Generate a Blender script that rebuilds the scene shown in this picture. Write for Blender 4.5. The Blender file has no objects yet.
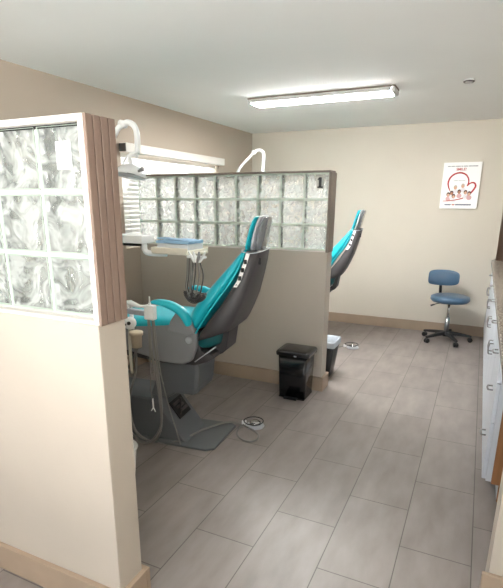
import bpy, bmesh, math, random
from mathutils import Vector, Matrix
random.seed(7)
PI = math.pi
col = bpy.context.scene.collection

# ------------------------------------------------------------------ materials
def mat(name, color, rough=0.5, metal=0.0, spec=0.5, noise=None, bump=None, coat=0.0):
    """noise=(scale, amount[, stretch]) colour variation; bump=(scale, strength)"""
    m = bpy.data.materials.new(name); m.use_nodes = True
    nt = m.node_tree; b = nt.nodes['Principled BSDF']
    c = tuple((x/255.0/12.92 if x/255.0 <= .04045 else ((x/255.0+.055)/1.055)**2.4) for x in color)
    b.inputs['Base Color'].default_value = (*c, 1)
    b.inputs['Roughness'].default_value = rough
    b.inputs['Metallic'].default_value = metal
    b.inputs['Specular IOR Level'].default_value = spec
    b.inputs['Coat Weight'].default_value = coat
    tc = nt.nodes.new('ShaderNodeTexCoord')
    if noise:
        n = nt.nodes.new('ShaderNodeTexNoise'); n.inputs['Scale'].default_value = noise[0]
        n.inputs['Detail'].default_value = 5
        mp = nt.nodes.new('ShaderNodeMapping')
        if len(noise) > 2: mp.inputs['Scale'].default_value = noise[2]
        nt.links.new(tc.outputs['Object'], mp.inputs[0]); nt.links.new(mp.outputs[0], n.inputs['Vector'])
        r = nt.nodes.new('ShaderNodeValToRGB')
        a = noise[1]
        r.color_ramp.elements[0].position = .3; r.color_ramp.elements[1].position = .7
        r.color_ramp.elements[0].color = (*[x*(1-a) for x in c], 1)
        r.color_ramp.elements[1].color = (*[min(1, x*(1+a)) for x in c], 1)
        nt.links.new(n.outputs['Fac'], r.inputs[0]); nt.links.new(r.outputs[0], b.inputs['Base Color'])
    if bump:
        n2 = nt.nodes.new('ShaderNodeTexNoise'); n2.inputs['Scale'].default_value = bump[0]
        nt.links.new(tc.outputs['Object'], n2.inputs['Vector'])
        bp = nt.nodes.new('ShaderNodeBump'); bp.inputs['Strength'].default_value = bump[1]
        bp.inputs['Distance'].default_value = .01
        nt.links.new(n2.outputs['Fac'], bp.inputs['Height']); nt.links.new(bp.outputs[0], b.inputs['Normal'])
    return m

def emis(name, color, strength):
    m = bpy.data.materials.new(name); m.use_nodes = True
    nt = m.node_tree; b = nt.nodes['Principled BSDF']
    b.inputs['Base Color'].default_value = (*color, 1)
    b.inputs['Emission Color'].default_value = (*color, 1)
    b.inputs['Emission Strength'].default_value = strength
    return m

M = {}
M['wall'] = mat('wall paint', (209, 202, 189), .75, noise=(1.2, .03), bump=(60, .05))
M['wall_left'] = mat('taupe wall paint', (180, 167, 152), .75, noise=(1.2, .03), bump=(60, .05))
M['wall_tan'] = mat('tan wall paint', (176, 152, 136), .8, noise=(2, .03))
M['partition'] = mat('partition paint', (184, 175, 163), .7, noise=(2.5, .03), bump=(40, .06))
M['ceiling'] = mat('ceiling paint', (240, 242, 240), .9, noise=(1.5, .015))
M['base'] = mat('baseboard tile', (162, 143, 124), .5, noise=(6, .06))
M['base_edge'] = mat('baseboard top edge', (232, 226, 212), .5)
M['board'] = mat('brown wood board', (130, 110, 98), .55)
M['groove'] = mat('dark groove', (70, 54, 46), .8)
M['white_wood'] = mat('white painted wood', (226, 222, 216), .5)
M['black_gap'] = mat('black gap shade', (24, 24, 24), .8)
M['grout_white'] = mat('white grout', (222, 224, 220), .7)
M['grout_grey'] = mat('grey green grout', (212, 220, 208), .7)
M['frame_taupe'] = mat('taupe frame paint', (120, 108, 98), .6, noise=(8, .06))
M['white'] = mat('white plastic', (240, 241, 240), .35)
M['white_metal'] = mat('white enamel', (238, 240, 240), .3, coat=.3)
M['cream'] = mat('cream plastic', (222, 216, 200), .5)
M['tan_plastic'] = mat('tan canister plastic', (196, 180, 156), .5)
M['teal'] = mat('teal vinyl', (16, 180, 196), .38, noise=(4, .05), bump=(25, .05), coat=.15)
M['teal_dark'] = mat('dark teal vinyl', (6, 92, 98), .5, noise=(4, .06))
M['shell'] = mat('charcoal shell plastic', (64, 62, 64), .5, noise=(3, .04))
M['panel'] = mat('grey side panel plastic', (134, 136, 139), .35, noise=(3, .03), coat=.2)
M['column'] = mat('slate grey enamel', (92, 96, 100), .45, noise=(3, .04))
M['plate'] = mat('grey base plate', (98, 101, 104), .5, noise=(3, .04))
M['silver'] = mat('silver grey vinyl', (176, 180, 186), .35, noise=(20, .08), bump=(18, .4))
M['wrap'] = mat('clear plastic over grey vinyl', (104, 108, 112), .22, noise=(22, .15), bump=(14, .6), coat=.6)
M['black'] = mat('black plastic', (16, 16, 18), .35)
M['black_shiny'] = mat('glossy black plastic', (12, 13, 16), .22, noise=(5, .1), coat=.3)
M['rubber'] = mat('black rubber', (26, 26, 28), .7)
M['hose'] = mat('grey hose', (128, 126, 122), .45)
M['hose_dark'] = mat('dark grey coiled hose', (74, 70, 68), .5)
M['chrome'] = mat('chrome', (200, 200, 200), .16, metal=1)
M['steel'] = mat('brushed steel', (150, 150, 150), .35, metal=1)
M['blue_vinyl'] = mat('slate blue vinyl', (62, 92, 118), .35, noise=(6, .05), coat=.2)
M['blue_paper'] = mat('blue paper', (146, 184, 216), .7, noise=(18, .1))
M['paper'] = mat('white paper', (226, 230, 234), .8)
M['cab'] = mat('white laminate', (210, 216, 224), .35)
M['cab_edge'] = mat('pale laminate edge', (206, 212, 220), .35)
M['wood'] = mat('orange brown wood', (150, 104, 66), .5, noise=(7, .18, (4, 4, .5)))
M['bag'] = mat('translucent bin bag', (170, 178, 186), .4, bump=(30, .6))
M['red'] = mat('red print', (176, 14, 30), .5)
M['navy'] = mat('dark blue print', (46, 54, 92), .5)
M['print_grey'] = mat('grey print', (130, 130, 136), .5)
M['skin'] = mat('printed skin tone', (214, 168, 142), .6)
M['skin2'] = mat('printed deeper skin tone', (176, 124, 98), .6)
M['hair'] = mat('printed brown hair', (84, 56, 44), .6)
M['hair2'] = mat('printed grey hair', (190, 178, 166), .6)
M['cloth_w'] = mat('printed white clothing', (226, 222, 224), .6)
M['cloth_p'] = mat('printed pink clothing', (214, 170, 170), .6)
M['card'] = mat('white card', (244, 244, 242), .4, coat=.2)
M['label_grey'] = mat('grey sticker', (172, 170, 164), .6)
M['light'] = emis('lit diffuser', (1, .99, .97), 125.0)
M['light_dim'] = emis('dimmer lit diffuser', (1, .99, .97), 14.0)

# floor: 60 x 30 cm tiles in running bond
def floor_mat():
    m = bpy.data.materials.new('porcelain floor tiles'); m.use_nodes = True
    nt = m.node_tree; b = nt.nodes['Principled BSDF']
    tc = nt.nodes.new('ShaderNodeTexCoord')
    sx = nt.nodes.new('ShaderNodeSeparateXYZ'); nt.links.new(tc.outputs['Object'], sx.inputs[0])
    def add(o, v):
        a = nt.nodes.new('ShaderNodeMath'); a.operation = 'ADD'; a.inputs[1].default_value = v
        nt.links.new(o, a.inputs[0]); return a.outputs[0]
    cb = nt.nodes.new('ShaderNodeCombineXYZ')
    nt.links.new(add(sx.outputs['Y'], -1.419+6.02), cb.inputs['X'])
    nt.links.new(add(sx.outputs['X'], 1.073+.304*20), cb.inputs['Y'])
    br = nt.nodes.new('ShaderNodeTexBrick')
    br.inputs['Scale'].default_value = 1
    br.inputs['Brick Width'].default_value = .602; br.inputs['Row Height'].default_value = .304
    br.inputs['Mortar Size'].default_value = .0022; br.inputs['Mortar Smooth'].default_value = .1
    br.inputs['Bias'].default_value = 0
    br.inputs['Color1'].default_value = (.236, .206, .192, 1)
    br.inputs['Color2'].default_value = (.276, .243, .228, 1)
    br.inputs['Mortar'].default_value = (.10, .09, .08, 1)
    nt.links.new(cb.outputs[0], br.inputs['Vector'])
    n = nt.nodes.new('ShaderNodeTexNoise'); n.inputs['Scale'].default_value = 5; n.inputs['Detail'].default_value = 8
    mp = nt.nodes.new('ShaderNodeMapping'); mp.inputs['Scale'].default_value = (2.2, .7, 1)
    nt.links.new(tc.outputs['Object'], mp.inputs[0]); nt.links.new(mp.outputs[0], n.inputs['Vector'])
    r = nt.nodes.new('ShaderNodeValToRGB')
    r.color_ramp.elements[0].position = .3; r.color_ramp.elements[1].position = .72
    r.color_ramp.elements[0].color = (.82, .82, .82, 1); r.color_ramp.elements[1].color = (1.12, 1.12, 1.12, 1)
    nt.links.new(n.outputs['Fac'], r.inputs[0])
    mx = nt.nodes.new('ShaderNodeMix'); mx.data_type = 'RGBA'; mx.blend_type = 'MULTIPLY'
    mx.inputs['Factor'].default_value = 1
    nt.links.new(br.outputs['Color'], mx.inputs[6]); nt.links.new(r.outputs[0], mx.inputs[7])
    nt.links.new(mx.outputs[2], b.inputs['Base Color'])
    b.inputs['Roughness'].default_value = .42
    b.inputs['Specular IOR Level'].default_value = .45
    bp = nt.nodes.new('ShaderNodeBump'); bp.inputs['Strength'].default_value = .4; bp.inputs['Distance'].default_value = .002
    bp.invert = True
    nt.links.new(br.outputs['Fac'], bp.inputs['Height']); nt.links.new(bp.outputs[0], b.inputs['Normal'])
    return m
M['rail'] = mat('light grey fixture housing', (196, 196, 194), .5)
M['floor'] = floor_mat()

def granite():
    m = mat('speckled granite', (150, 138, 126), .25)
    nt = m.node_tree; b = nt.nodes['Principled BSDF']
    tc = nt.nodes.new('ShaderNodeTexCoord')
    v = nt.nodes.new('ShaderNodeTexNoise'); v.inputs['Scale'].default_value = 90; v.inputs['Detail'].default_value = 6
    nt.links.new(tc.outputs['Object'], v.inputs['Vector'])
    r = nt.nodes.new('ShaderNodeValToRGB')
    r.color_ramp.elements[0].position = .35; r.color_ramp.elements[0].color = (.09, .075, .065, 1)
    r.color_ramp.elements[1].position = .65; r.color_ramp.elements[1].color = (.50, .45, .39, 1)
    nt.links.new(v.outputs['Fac'], r.inputs[0]); nt.links.new(r.outputs[0], b.inputs['Base Color'])
    return m
M['granite'] = granite()

def glass_block(name, clear, tint, scale, seed, dist=.035, refr=.75, rgh=.12, milk=(.93, .96, .94)):
    """wavy pressed glass: refractive, with milky light-catching swirls"""
    m = bpy.data.materials.new(name); m.use_nodes = True
    nt = m.node_tree
    for n in list(nt.nodes): nt.nodes.remove(n)
    out = nt.nodes.new('ShaderNodeOutputMaterial')
    tc = nt.nodes.new('ShaderNodeTexCoord')
    mp = nt.nodes.new('ShaderNodeMapping'); mp.inputs['Location'].default_value = (seed, seed*1.7, seed*.3)
    nt.links.new(tc.outputs['Object'], mp.inputs[0])
    n1 = nt.nodes.new('ShaderNodeTexNoise'); n1.inputs['Scale'].default_value = scale
    n1.inputs['Detail'].default_value = 2.5; n1.inputs['Distortion'].default_value = 2.2
    nt.links.new(mp.outputs[0], n1.inputs['Vector'])
    bp = nt.nodes.new('ShaderNodeBump'); bp.inputs['Strength'].default_value = 1.0; bp.inputs['Distance'].default_value = dist
    nt.links.new(n1.outputs['Fac'], bp.inputs['Height'])
    g = nt.nodes.new('ShaderNodeBsdfRefraction'); g.inputs['IOR'].default_value = 1.25
    g.inputs['Roughness'].default_value = rgh; g.inputs['Color'].default_value = (*tint, 1)
    nt.links.new(bp.outputs[0], g.inputs['Normal'])
    tr = nt.nodes.new('ShaderNodeBsdfTransparent'); tr.inputs['Color'].default_value = (*tint, 1)
    tl = nt.nodes.new('ShaderNodeBsdfTranslucent'); tl.inputs['Color'].default_value = (*milk, 1)
    df = nt.nodes.new('ShaderNodeBsdfDiffuse'); df.inputs['Color'].default_value = (*milk, 1)
    gl = nt.nodes.new('ShaderNodeBsdfGlossy'); gl.inputs['Roughness'].default_value = .12
    nt.links.new(bp.outputs[0], gl.inputs['Normal'])
    def mix(f, a, b):
        x = nt.nodes.new('ShaderNodeMixShader')
        if isinstance(f, float): x.inputs[0].default_value = f
        else: nt.links.new(f, x.inputs[0])
        nt.links.new(a.outputs[0], x.inputs[1]); nt.links.new(b.outputs[0], x.inputs[2]); return x
    milky = mix(.45, tl, df)
    see = mix(1-refr, g, tr)
    r = nt.nodes.new('ShaderNodeValToRGB')
    r.color_ramp.elements[0].position = .38; r.color_ramp.elements[1].position = .60
    lo, hi = clear
    r.color_ramp.elements[0].color = (lo, lo, lo, 1); r.color_ramp.elements[1].color = (hi, hi, hi, 1)
    nt.links.new(n1.outputs['Fac'], r.inputs[0])
    body = mix(r.outputs[0], see, milky)
    fin = mix(.06, body, gl)
    nt.links.new(fin.outputs[0], out.inputs[0])
    return m
M['glass_near'] = glass_block('pressed wavy glass', (.28, .92), (.97, .99, .98), 10, 3.1, .03, .35, .12, (.72, .76, .74))
M['glass_far'] = glass_block('pressed patterned glass', (.02, .50), (1, 1, 1), 13, 8.4, .03, .6, .05)
M['rim_near'] = mat('pale green glass rim', (184, 200, 188), .2)
M['rim_far'] = mat('greenish glass rim', (226, 234, 224), .2)
for _k in ('rim_near', 'rim_far'):
    _n = M[_k].node_tree; _m = _n.nodes.new('ShaderNodeMixShader'); _m.inputs[0].default_value = .45; _t = _n.nodes.new('ShaderNodeBsdfTranslucent'); _t.inputs[0].default_value = (.8, .9, .82, 1)
    _n.links.new(_n.nodes['Principled BSDF'].outputs[0], _m.inputs[1]); _n.links.new(_t.outputs[0], _m.inputs[2]); _n.links.new(_m.outputs[0], _n.nodes['Material Output'].inputs[0])

def clear_glass():
    m = bpy.data.materials.new('clear window glass'); m.use_nodes = True
    nt = m.node_tree; b = nt.nodes['Principled BSDF']
    b.inputs['Base Color'].default_value = (1, 1, 1, 1); b.inputs['Roughness'].default_value = .0
    tr = nt.nodes.new('ShaderNodeBsdfTransparent'); mx = nt.nodes.new('ShaderNodeMixShader'); mx.inputs[0].default_value = .08
    nt.links.new(tr.outputs[0], mx.inputs[1]); nt.links.new(b.outputs[0], mx.inputs[2])
    nt.links.new(mx.outputs[0], nt.nodes['Material Output'].inputs[0])
    return m
M['pane'] = clear_glass()
def slat_mat():
    m = mat('white blind slat', (226, 226, 222), .5)
    nt = m.node_tree; b = nt.nodes['Principled BSDF']
    tl = nt.nodes.new('ShaderNodeBsdfTranslucent'); tl.inputs['Color'].default_value = (.95, .95, .93, 1)
    mx = nt.nodes.new('ShaderNodeMixShader'); mx.inputs[0].default_value = .07
    nt.links.new(b.outputs[0], mx.inputs[1]); nt.links.new(tl.outputs[0], mx.inputs[2])
    nt.links.new(mx.outputs[0], nt.nodes['Material Output'].inputs[0])
    return m
M['slat'] = slat_mat()
def shield_mat():
    m = clear_glass(); m.name = 'clear lamp shield'
    m.node_tree.nodes['Mix Shader'].inputs[0].default_value = .35
    return m
M['shield'] = shield_mat()

# ------------------------------------------------------------------ mesh building
def origin(o):
    p = Vector((0, 0, 0))
    while o is not None: p += Vector(o.location); o = o.parent
    return p

class MB:
    def __init__(s): s.bm = bmesh.new()
    def _merge(s, b):
        me = bpy.data.meshes.new('tmp'); b.to_mesh(me); b.free(); s.bm.from_mesh(me); bpy.data.meshes.remove(me)
    def box(s, a, b, bev=0.0, seg=2, rot=None, pivot=None):
        t = bmesh.new(); bmesh.ops.create_cube(t, size=1)
        a, b = Vector(a), Vector(b)
        for v in t.verts: v.co = Vector(((a[i]+b[i])/2 + v.co[i]*(b[i]-a[i]) for i in range(3)))
        if bev: bmesh.ops.bevel(t, geom=t.edges[:], offset=bev, segments=seg, affect='EDGES', profile=.5)
        if rot:
            bmesh.ops.rotate(t, verts=t.verts, cent=pivot or (a+b)/2, matrix=rot)
        s._merge(t); return s
    def prism(s, pts, axis, lo, hi, bev=0.0, seg=2):
        """pts 2D polygon; axis 'y': pts=(x,z); 'x': (y,z); 'z': (x,y)"""
        t = bmesh.new()
        def P(p, h): return {'y': (p[0], h, p[1]), 'x': (h, p[0], p[1]), 'z': (p[0], p[1], h)}[axis]
        A = [t.verts.new(P(p, lo)) for p in pts]; B = [t.verts.new(P(p, hi)) for p in pts]
        t.faces.new(A); t.faces.new(B[::-1])
        n = len(pts)
        for i in range(n): t.faces.new((A[i], B[i], B[(i+1) % n], A[(i+1) % n]))
        bmesh.ops.recalc_face_normals(t, faces=t.faces)
        if bev: bmesh.ops.bevel(t, geom=t.edges[:], offset=bev, segments=seg, affect='EDGES', profile=.5)
        s._merge(t); return s
    def tube(s, pts, r, n=10, closed=False, smooth=0, caps=True):
        pts = [Vector(p) for p in pts]
        rs = r if isinstance(r, (list, tuple)) else [r]*len(pts)
        if smooth:
            P, R = [], []
            k = len(pts)
            rng = range(k) if closed else range(k-1)
            for i in rng:
                p0 = pts[(i-1) % k] if (closed or i > 0) else pts[0]*2-pts[1]
                p1 = pts[i]; p2 = pts[(i+1) % k]
                p3 = pts[(i+2) % k] if (closed or i+2 < k) else p2*2-p1
                for j in range(smooth):
                    u = j/smooth
                    P.append(.5*((2*p1)+(p2-p0)*u+(2*p0-5*p1+4*p2-p3)*u*u+(3*p1-p0-3*p2+p3)*u**3))
                    R.append(rs[i]*(1-u)+rs[(i+1) % k]*u)
            if not closed: P.append(pts[-1]); R.append(rs[-1])
            pts, rs = P, R
        t = bmesh.new(); rings = []; k = len(pts)
        up = None
        for i, p in enumerate(pts):
            a = pts[(i-1) % k] if (closed or i > 0) else pts[i]
            b = pts[(i+1) % k] if (closed or i < k-1) else pts[i]
            d = (b-a)
            if d.length < 1e-9: d = Vector((0, 0, 1))
            d.normalize()
            if up is None: up = d.orthogonal().normalized()
            else:
                up = up - d*up.dot(d)
                if up.length < 1e-6: up = d.orthogonal()
                up.normalize()
            w = d.cross(up)
            rings.append([t.verts.new(p+(up*math.cos(2*PI*j/n)+w*math.sin(2*PI*j/n))*rs[i]) for j in range(n)])
        for i in range(k if closed else k-1):
            A, B = rings[i], rings[(i+1) % k]
            for j in range(n): t.faces.new((A[j], A[(j+1) % n], B[(j+1) % n], B[j]))
        if not closed and caps: t.faces.new(rings[0][::-1]); t.faces.new(rings[-1])
        bmesh.ops.recalc_face_normals(t, faces=t.faces)
        for f in t.faces: f.smooth = True
        s._merge(t); return s
    def lathe(s, prof, c, axis=(0, 0, 1), n=32, smooth=True):
        t = bmesh.new(); ax = Vector(axis).normalized(); u = ax.orthogonal().normalized(); w = ax.cross(u); c = Vector(c)
        rings = []
        for r, h in prof:
            if r < 1e-6: rings.append([t.verts.new(c+ax*h)])
            else: rings.append([t.verts.new(c+ax*h+(u*math.cos(2*PI*j/n)+w*math.sin(2*PI*j/n))*r) for j in range(n)])
        for A, B in zip(rings, rings[1:]):
            for j in range(n):
                a0, a1 = A[j % len(A)], A[(j+1) % len(A)]; b0, b1 = B[j % len(B)], B[(j+1) % len(B)]
                q = []
                for v in (a0, a1, b1, b0):
                    if v not in q: q.append(v)
                if len(q) > 2: t.faces.new(q)
        bmesh.ops.recalc_face_normals(t, faces=t.faces)
        for f in t.faces: f.smooth = smooth
        s._merge(t); return s
    def loft(s, rings, sub=0, cap=True):
        t = bmesh.new(); R = [[t.verts.new(p) for p in r] for r in rings]; n = len(R[0])
        for A, B in zip(R, R[1:]):
            for j in range(n): t.faces.new((A[j], A[(j+1) % n], B[(j+1) % n], B[j]))
        if cap: t.faces.new(R[0][::-1]); t.faces.new(R[-1])
        bmesh.ops.recalc_face_normals(t, faces=t.faces)
        for f in t.faces: f.smooth = True
        if sub:
            me = bpy.data.meshes.new('t'); t.to_mesh(me); t.free()
            o = bpy.data.objects.new('t', me); col.objects.link(o)
            md = o.modifiers.new('s', 'SUBSURF'); md.levels = sub; md.render_levels = sub
            dg = bpy.context.evaluated_depsgraph_get(); ev = o.evaluated_get(dg)
            m2 = bpy.data.meshes.new_from_object(ev)
            s.bm.from_mesh(m2); bpy.data.objects.remove(o); bpy.data.meshes.remove(me); bpy.data.meshes.remove(m2)
        else: s._merge(t)
        return s
    def build(s, name, m, parent=None, loc=None, smooth=None):
        if smooth is False:
            for f in s.bm.faces: f.smooth = False
        me = bpy.data.meshes.new(name)
        o = bpy.data.objects.new(name, me); col.objects.link(o)
        if parent is not None: o.parent = parent
        if loc is not None: o.location = loc
        off = origin(o)
        for v in s.bm.verts: v.co -= off
        if smooth: 
            for f in s.bm.faces: f.smooth = True
        s.bm.to_mesh(me); s.bm.free()
        for x in (m if isinstance(m, (list, tuple)) else [m]): me.materials.append(x)
        return o

def tag(o, label=None, cat=None, group=None, kind=None):
    if label: o['label'] = label
    if cat: o['category'] = cat
    if group: o['group'] = group
    if kind: o['kind'] = kind
    return o
def root(name, loc, label, cat, group=None):
    o = bpy.data.objects.new(name, None); col.objects.link(o); o.location = loc
    o.empty_display_size = .1
    return tag(o, label, cat, group)
def struct(name, mb, m): return tag(mb.build(name, m), kind='structure')
def text_mesh(txt, size, name, m, parent, pos, ext=.0006, bold=0.0):
    """lettering standing in a plane that faces -Y, centred on pos"""
    cu = bpy.data.curves.new('t', 'FONT'); cu.body = txt; cu.size = size; cu.extrude = ext; cu.offset = bold
    cu.align_x = 'CENTER'; cu.align_y = 'CENTER'; cu.resolution_u = 4
    o = bpy.data.objects.new('t', cu); col.objects.link(o)
    dg = bpy.context.evaluated_depsgraph_get(); me = bpy.data.meshes.new_from_object(o.evaluated_get(dg))
    mb = MB(); mb.bm.from_mesh(me); bpy.data.objects.remove(o); bpy.data.curves.remove(cu); bpy.data.meshes.remove(me)
    for v in mb.bm.verts:
        x, y, z = v.co; v.co = (pos[0]+x, pos[1]-z, pos[2]+y)
    return mb.build(name, m, parent)

XL, XR, YB, YF, ZC = -2.855, .80, 6.225, -1.6, 2.382
# ------------------------------------------------------------------ room shell
struct('floor', MB().box((XL-.2, YF-.1, -.05), (XR+.1, 7.0, 0)), M['floor'])
struct('ceiling', MB().box((XL-.2, YF-.1, ZC), (XR+.1, 7.0, ZC+.08)), M['ceiling'])
WY0, WY1, WZ0, WZ1 = 3.53, 5.27, 1.12, 1.965
w = MB()
w.box((XL-.2, YF-.1, 0), (XL, WY0, ZC)); w.box((XL-.2, WY1, 0), (XL, YB+.1, ZC))
w.box((XL-.2, WY0, 0), (XL, WY1, WZ0)); w.box((XL-.2, WY0, WZ1), (XL, WY1, ZC))
struct('wall_left', w, M['wall_left'])
struct('wall_back', MB().box((XL-.2, YB, 0), (.186, YB+.1, ZC)), M['wall'])
struct('wall_alcove', MB().box((.10, 6.7, 0), (XR+.1, 6.8, ZC)).box((.075, YB+.1, 0), (.10, 6.7, ZC)), M['wall_tan'])
struct('wall_right', MB().box((XR, YF-.1, 0), (XR+.1, 7.0, ZC)), M['wall'])
w = MB()
w.box((XL-.2, YF-.1, 0), (-2.0, YF, ZC)).box((.7, YF-.1, 0), (XR+.1, YF, ZC)).box((-2.0, YF-.1, 0), (.7, YF, .3)).box((-2.0, YF-.1, 2.25), (.7, YF, ZC))
struct('wall_front', w, M['wall'])
wf = MB()
for a, b in (((-2.0, .3), (-1.95, 2.25)), ((.65, .3), (.7, 2.25)), ((-1.95, .3), (.65, .35)), ((-1.95, 2.2), (.65, 2.25)), ((-.67, .35), (-.63, 2.2))):
    wf.box((a[0], YF-.07, a[1]), (b[0], YF-.03, b[1]))
win = struct('added_window', wf, M['white_wood'])  # window added behind the camera to light the ceiling and back wall
MB().box((-1.95, YF-.055, .35), (.65, YF-.048, 2.2)).build('window_pane', M['pane'], win)
# wall stub in the right foreground, closing off the counter
struct('wall_stub', MB().box((.195, 1.86, 0), (XR, 1.99, ZC)), M['partition'])
def baseboard(name, x0, y0, x1, y1):
    struct(name, MB().box((x0, y0, 0), (x1, y1, .12), .003, 1), M['base'])
baseboard('baseboard_stub', .172, 1.838, XR, 1.86)
baseboard('baseboard_back', XL, YB-.02, .186, YB)
baseboard('baseboard_left', XL, 1.30, XL+.02, YB-.02)
# window with frame, pane and sill
wf = MB()
wf.box((XL-.13, WY0, WZ0), (XL-.09, WY0+.05, WZ1)).box((XL-.13, WY1-.05, WZ0), (XL-.09, WY1, WZ1))
wf.box((XL-.13, WY0+.05, WZ0), (XL-.09, WY1-.05, WZ0+.05)).box((XL-.13, WY0+.05, WZ1-.05), (XL-.09, WY1-.05, WZ1))
wf.box((XL-.13, 4.37, WZ0+.05), (XL-.09, 4.41, WZ1-.05))
win = struct('window_1', wf, M['white_wood'])
MB().box((XL-.115, WY0+.05, WZ0+.05), (XL-.108, WY1-.05, WZ1-.05)).build('window_pane', M['pane'], win)

# ------------------------------------------------------------------ low partitions with glass blocks
def low_wall(name, y0, y1, x1, z1, bname):
    struct(name, MB().box((XL, y0, 0), (x1, y1, z1), .004, 2), M['partition'])
    b = MB()
    b.box((XL+.02, y0-.022, 0), (x1+.022, y0, .12), .002, 1)
    b.box((x1, y0, 0), (x1+.022, y1, .12), .002, 1)
    b.box((XL+.02, y1, 0), (x1+.022, y1+.022, .12), .002, 1)
    struct(bname, b, [M['base']])
low_wall('wall_partition_near', 1.144, 1.276, -1.056, 1.152, 'baseboard_near')
low_wall('wall_partition_far', 3.728, 3.863, -1.060, 1.152, 'baseboard_far')

def pillow_block(mb, x0, z0, y0, y1, s, s2, rim=.012, sink=.006):
    """a hollow-looking glass block: flat rim, slightly recessed wavy face, front and back"""
    t = bmesh.new()
    US = [0, .035, .13, .3, .5, .7, .87, .965, 1]; n = len(US)-1
    for y, sg in ((y0, 1), (y1, -1)):
        g = []
        for i in range(n+1):
            row = []
            for j in range(n+1):
                u, v = US[i], US[j]
                e = min(u, 1-u, v, 1-v)
                d = sink*min(1, e/.12)
                if e > .12: d -= .004*math.sin(PI*u)*math.sin(PI*v)
                row.append(t.verts.new((x0+u*s, y+sg*d, z0+v*s2)))
            g.append(row)
        for i in range(n):
            for j in range(n):
                q = [g[i][j], g[i+1][j], g[i+1][j+1], g[i][j+1]]
                fc = t.faces.new(q if sg > 0 else q[::-1]); fc.material_index = 1 if (i in (0, n-1) or j in (0, n-1)) else 0
        if sg > 0: G0 = g
        else:
            for (a, b) in ([((i, 0), (i+1, 0)) for i in range(n)] + [((n, j), (n, j+1)) for j in range(n)] +
                           [((i+1, n), (i, n)) for i in reversed(range(n))] + [((0, j+1), (0, j)) for j in reversed(range(n))]):
                t.faces.new((G0[a[0]][a[1]], g[a[0]][a[1]], g[b[0]][b[1]], G0[b[0]][b[1]]))
    for f in t.faces: f.smooth = False
    mb._merge(t)

def glass_wall(x0, x1, z0, y0, y1, pitch, zp, joint, gmat, grout, gname):
    """x1 is the right edge; blocks run leftward"""
    n = int(math.ceil((x1-x0)/pitch)); g = MB(); r = MB()
    for k in range(n):
        for row in range(3):
            bx = x1-joint/2-(k+1)*pitch+joint/2
            xx0 = max(bx+joint/2, x0)
            if x1-k*pitch-joint/2-xx0 < pitch*.9: continue
            pillow_block(g, xx0, z0+row*zp+joint/2, y0, y1, pitch-joint, zp-joint)
    xe = x1-n*pitch if x1-n*pitch > x0 else x0
    for row in range(4):
        z = z0+row*zp
        r.box((x0, y0+.004, z-joint/2), (x1, y1-.004, z+joint/2))
    for k in range(n+1):
        x = x1-k*pitch
        if x-joint/2 < x0: continue
        for row in range(3):
            r.box((x-joint/2, y0+.004, z0+row*zp+joint/2), (x+joint/2, y1-.004, z0+(row+1)*zp-joint/2))
    rr = struct(gname+'_grout', r, grout)
    gg = struct(gname, g, gmat)
    return gg
glass_wall(XL, -1.071, 1.166, 1.176, 1.252, .203, .1955, .011, [M['glass_near'], M['rim_near']], M['grout_white'], 'wall_glass_near')
glass_wall(XL, -1.076, 1.163, 3.752, 3.83, .198, .1925, .006, [M['glass_far'], M['rim_far']], M['grout_grey'], 'wall_glass_far')
# near frame: white front rails, black gap, grooved brown end boards
f = MB()
f.box((XL, 1.142, 1.750), (-1.052, 1.176, 1.768), .002, 1)
f.box((XL, 1.142, 1.152), (-1.071, 1.176, 1.164), .002, 1)
f.box((-1.071, 1.142, 1.152), (-1.052, 1.176, 1.750), .002, 1)
f.box((XL, 1.252, 1.152), (-1.071, 1.274, 1.164)); f.box((XL, 1.176, 1.762), (-1.052, 1.274, 1.768))
struct('trim_1', f, M['white_wood'])
struct('trim_2', MB().box((XL, 1.180, 1.7545), (-1.071, 1.25, 1.7615)).box((XL, 1.1765, 1.741), (-1.071, 1.18, 1.7615)), M['black_gap'])  # black strips paint in the shade of the gap below the top rail
f = MB()
for k in range(4):
    y = 1.1425+k*.0332
    f.box((-1.052, y+.0022, 1.150), (-1.042, y+.0310, 1.768), .0015, 1)
struct('trim_3', f, M['board'])
struct('trim_4', MB().box((-1.0705, 1.1765, 1.164), (-1.0505, 1.273, 1.7615)), M['groove'])
# far frame: taupe cap and end post
f = MB()
f.box((XL, 3.724, 1.744), (-1.064, 3.864, 1.758), .002, 1)
for k in range(4):
    y = 3.724+k*.035
    f.box((-1.076, y+.0008, 1.150), (-1.054, y+.0342, 1.744), .002, 1)
struct('trim_5', f, M['frame_taupe'])
struct('trim_6', MB().box((XL, 3.729, 1.1525), (-1.078, 3.75, 1.160), .001, 1), M['white_wood'])

# ------------------------------------------------------------------ window blind
bl = root('window_blind', (XL, (WY0+WY1)/2, WZ1), 'white horizontal slat blind with a deep headrail on the left wall, behind the glass blocks', 'blind')
h = MB().box((XL+.004, WY0-.02, 1.930), (XL+.085, WY1+.01, 2.003), .004, 2)
h.build('headrail', M['white_wood'], bl)
MB().box((XL+.01, WY0-.026, 1.935), (XL+.08, WY0-.0205, 1.998)).build('end_bracket', M['hose_dark'], bl)
s_ = MB(); z = 1.915
while z > 1.15:
    for y0, y1 in ((WY0+.01, WY1-.01),):
        s_.box((XL-.05, y0, z-.0012), (XL-.008, y1, z+.0012), rot=Matrix.Rotation(math.radians(68), 3, 'Y'), pivot=Vector((XL-.029, y0, z)))
    z -= .040
s_.build('slats', M['slat'], bl)
for y in (3.62, 4.12, 4.68, 5.18): MB().tube([(XL-.006, y, 1.145), (XL-.006, y, 1.929)], .0012, 5).build('ladder_cord', M['white'], bl)
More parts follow.
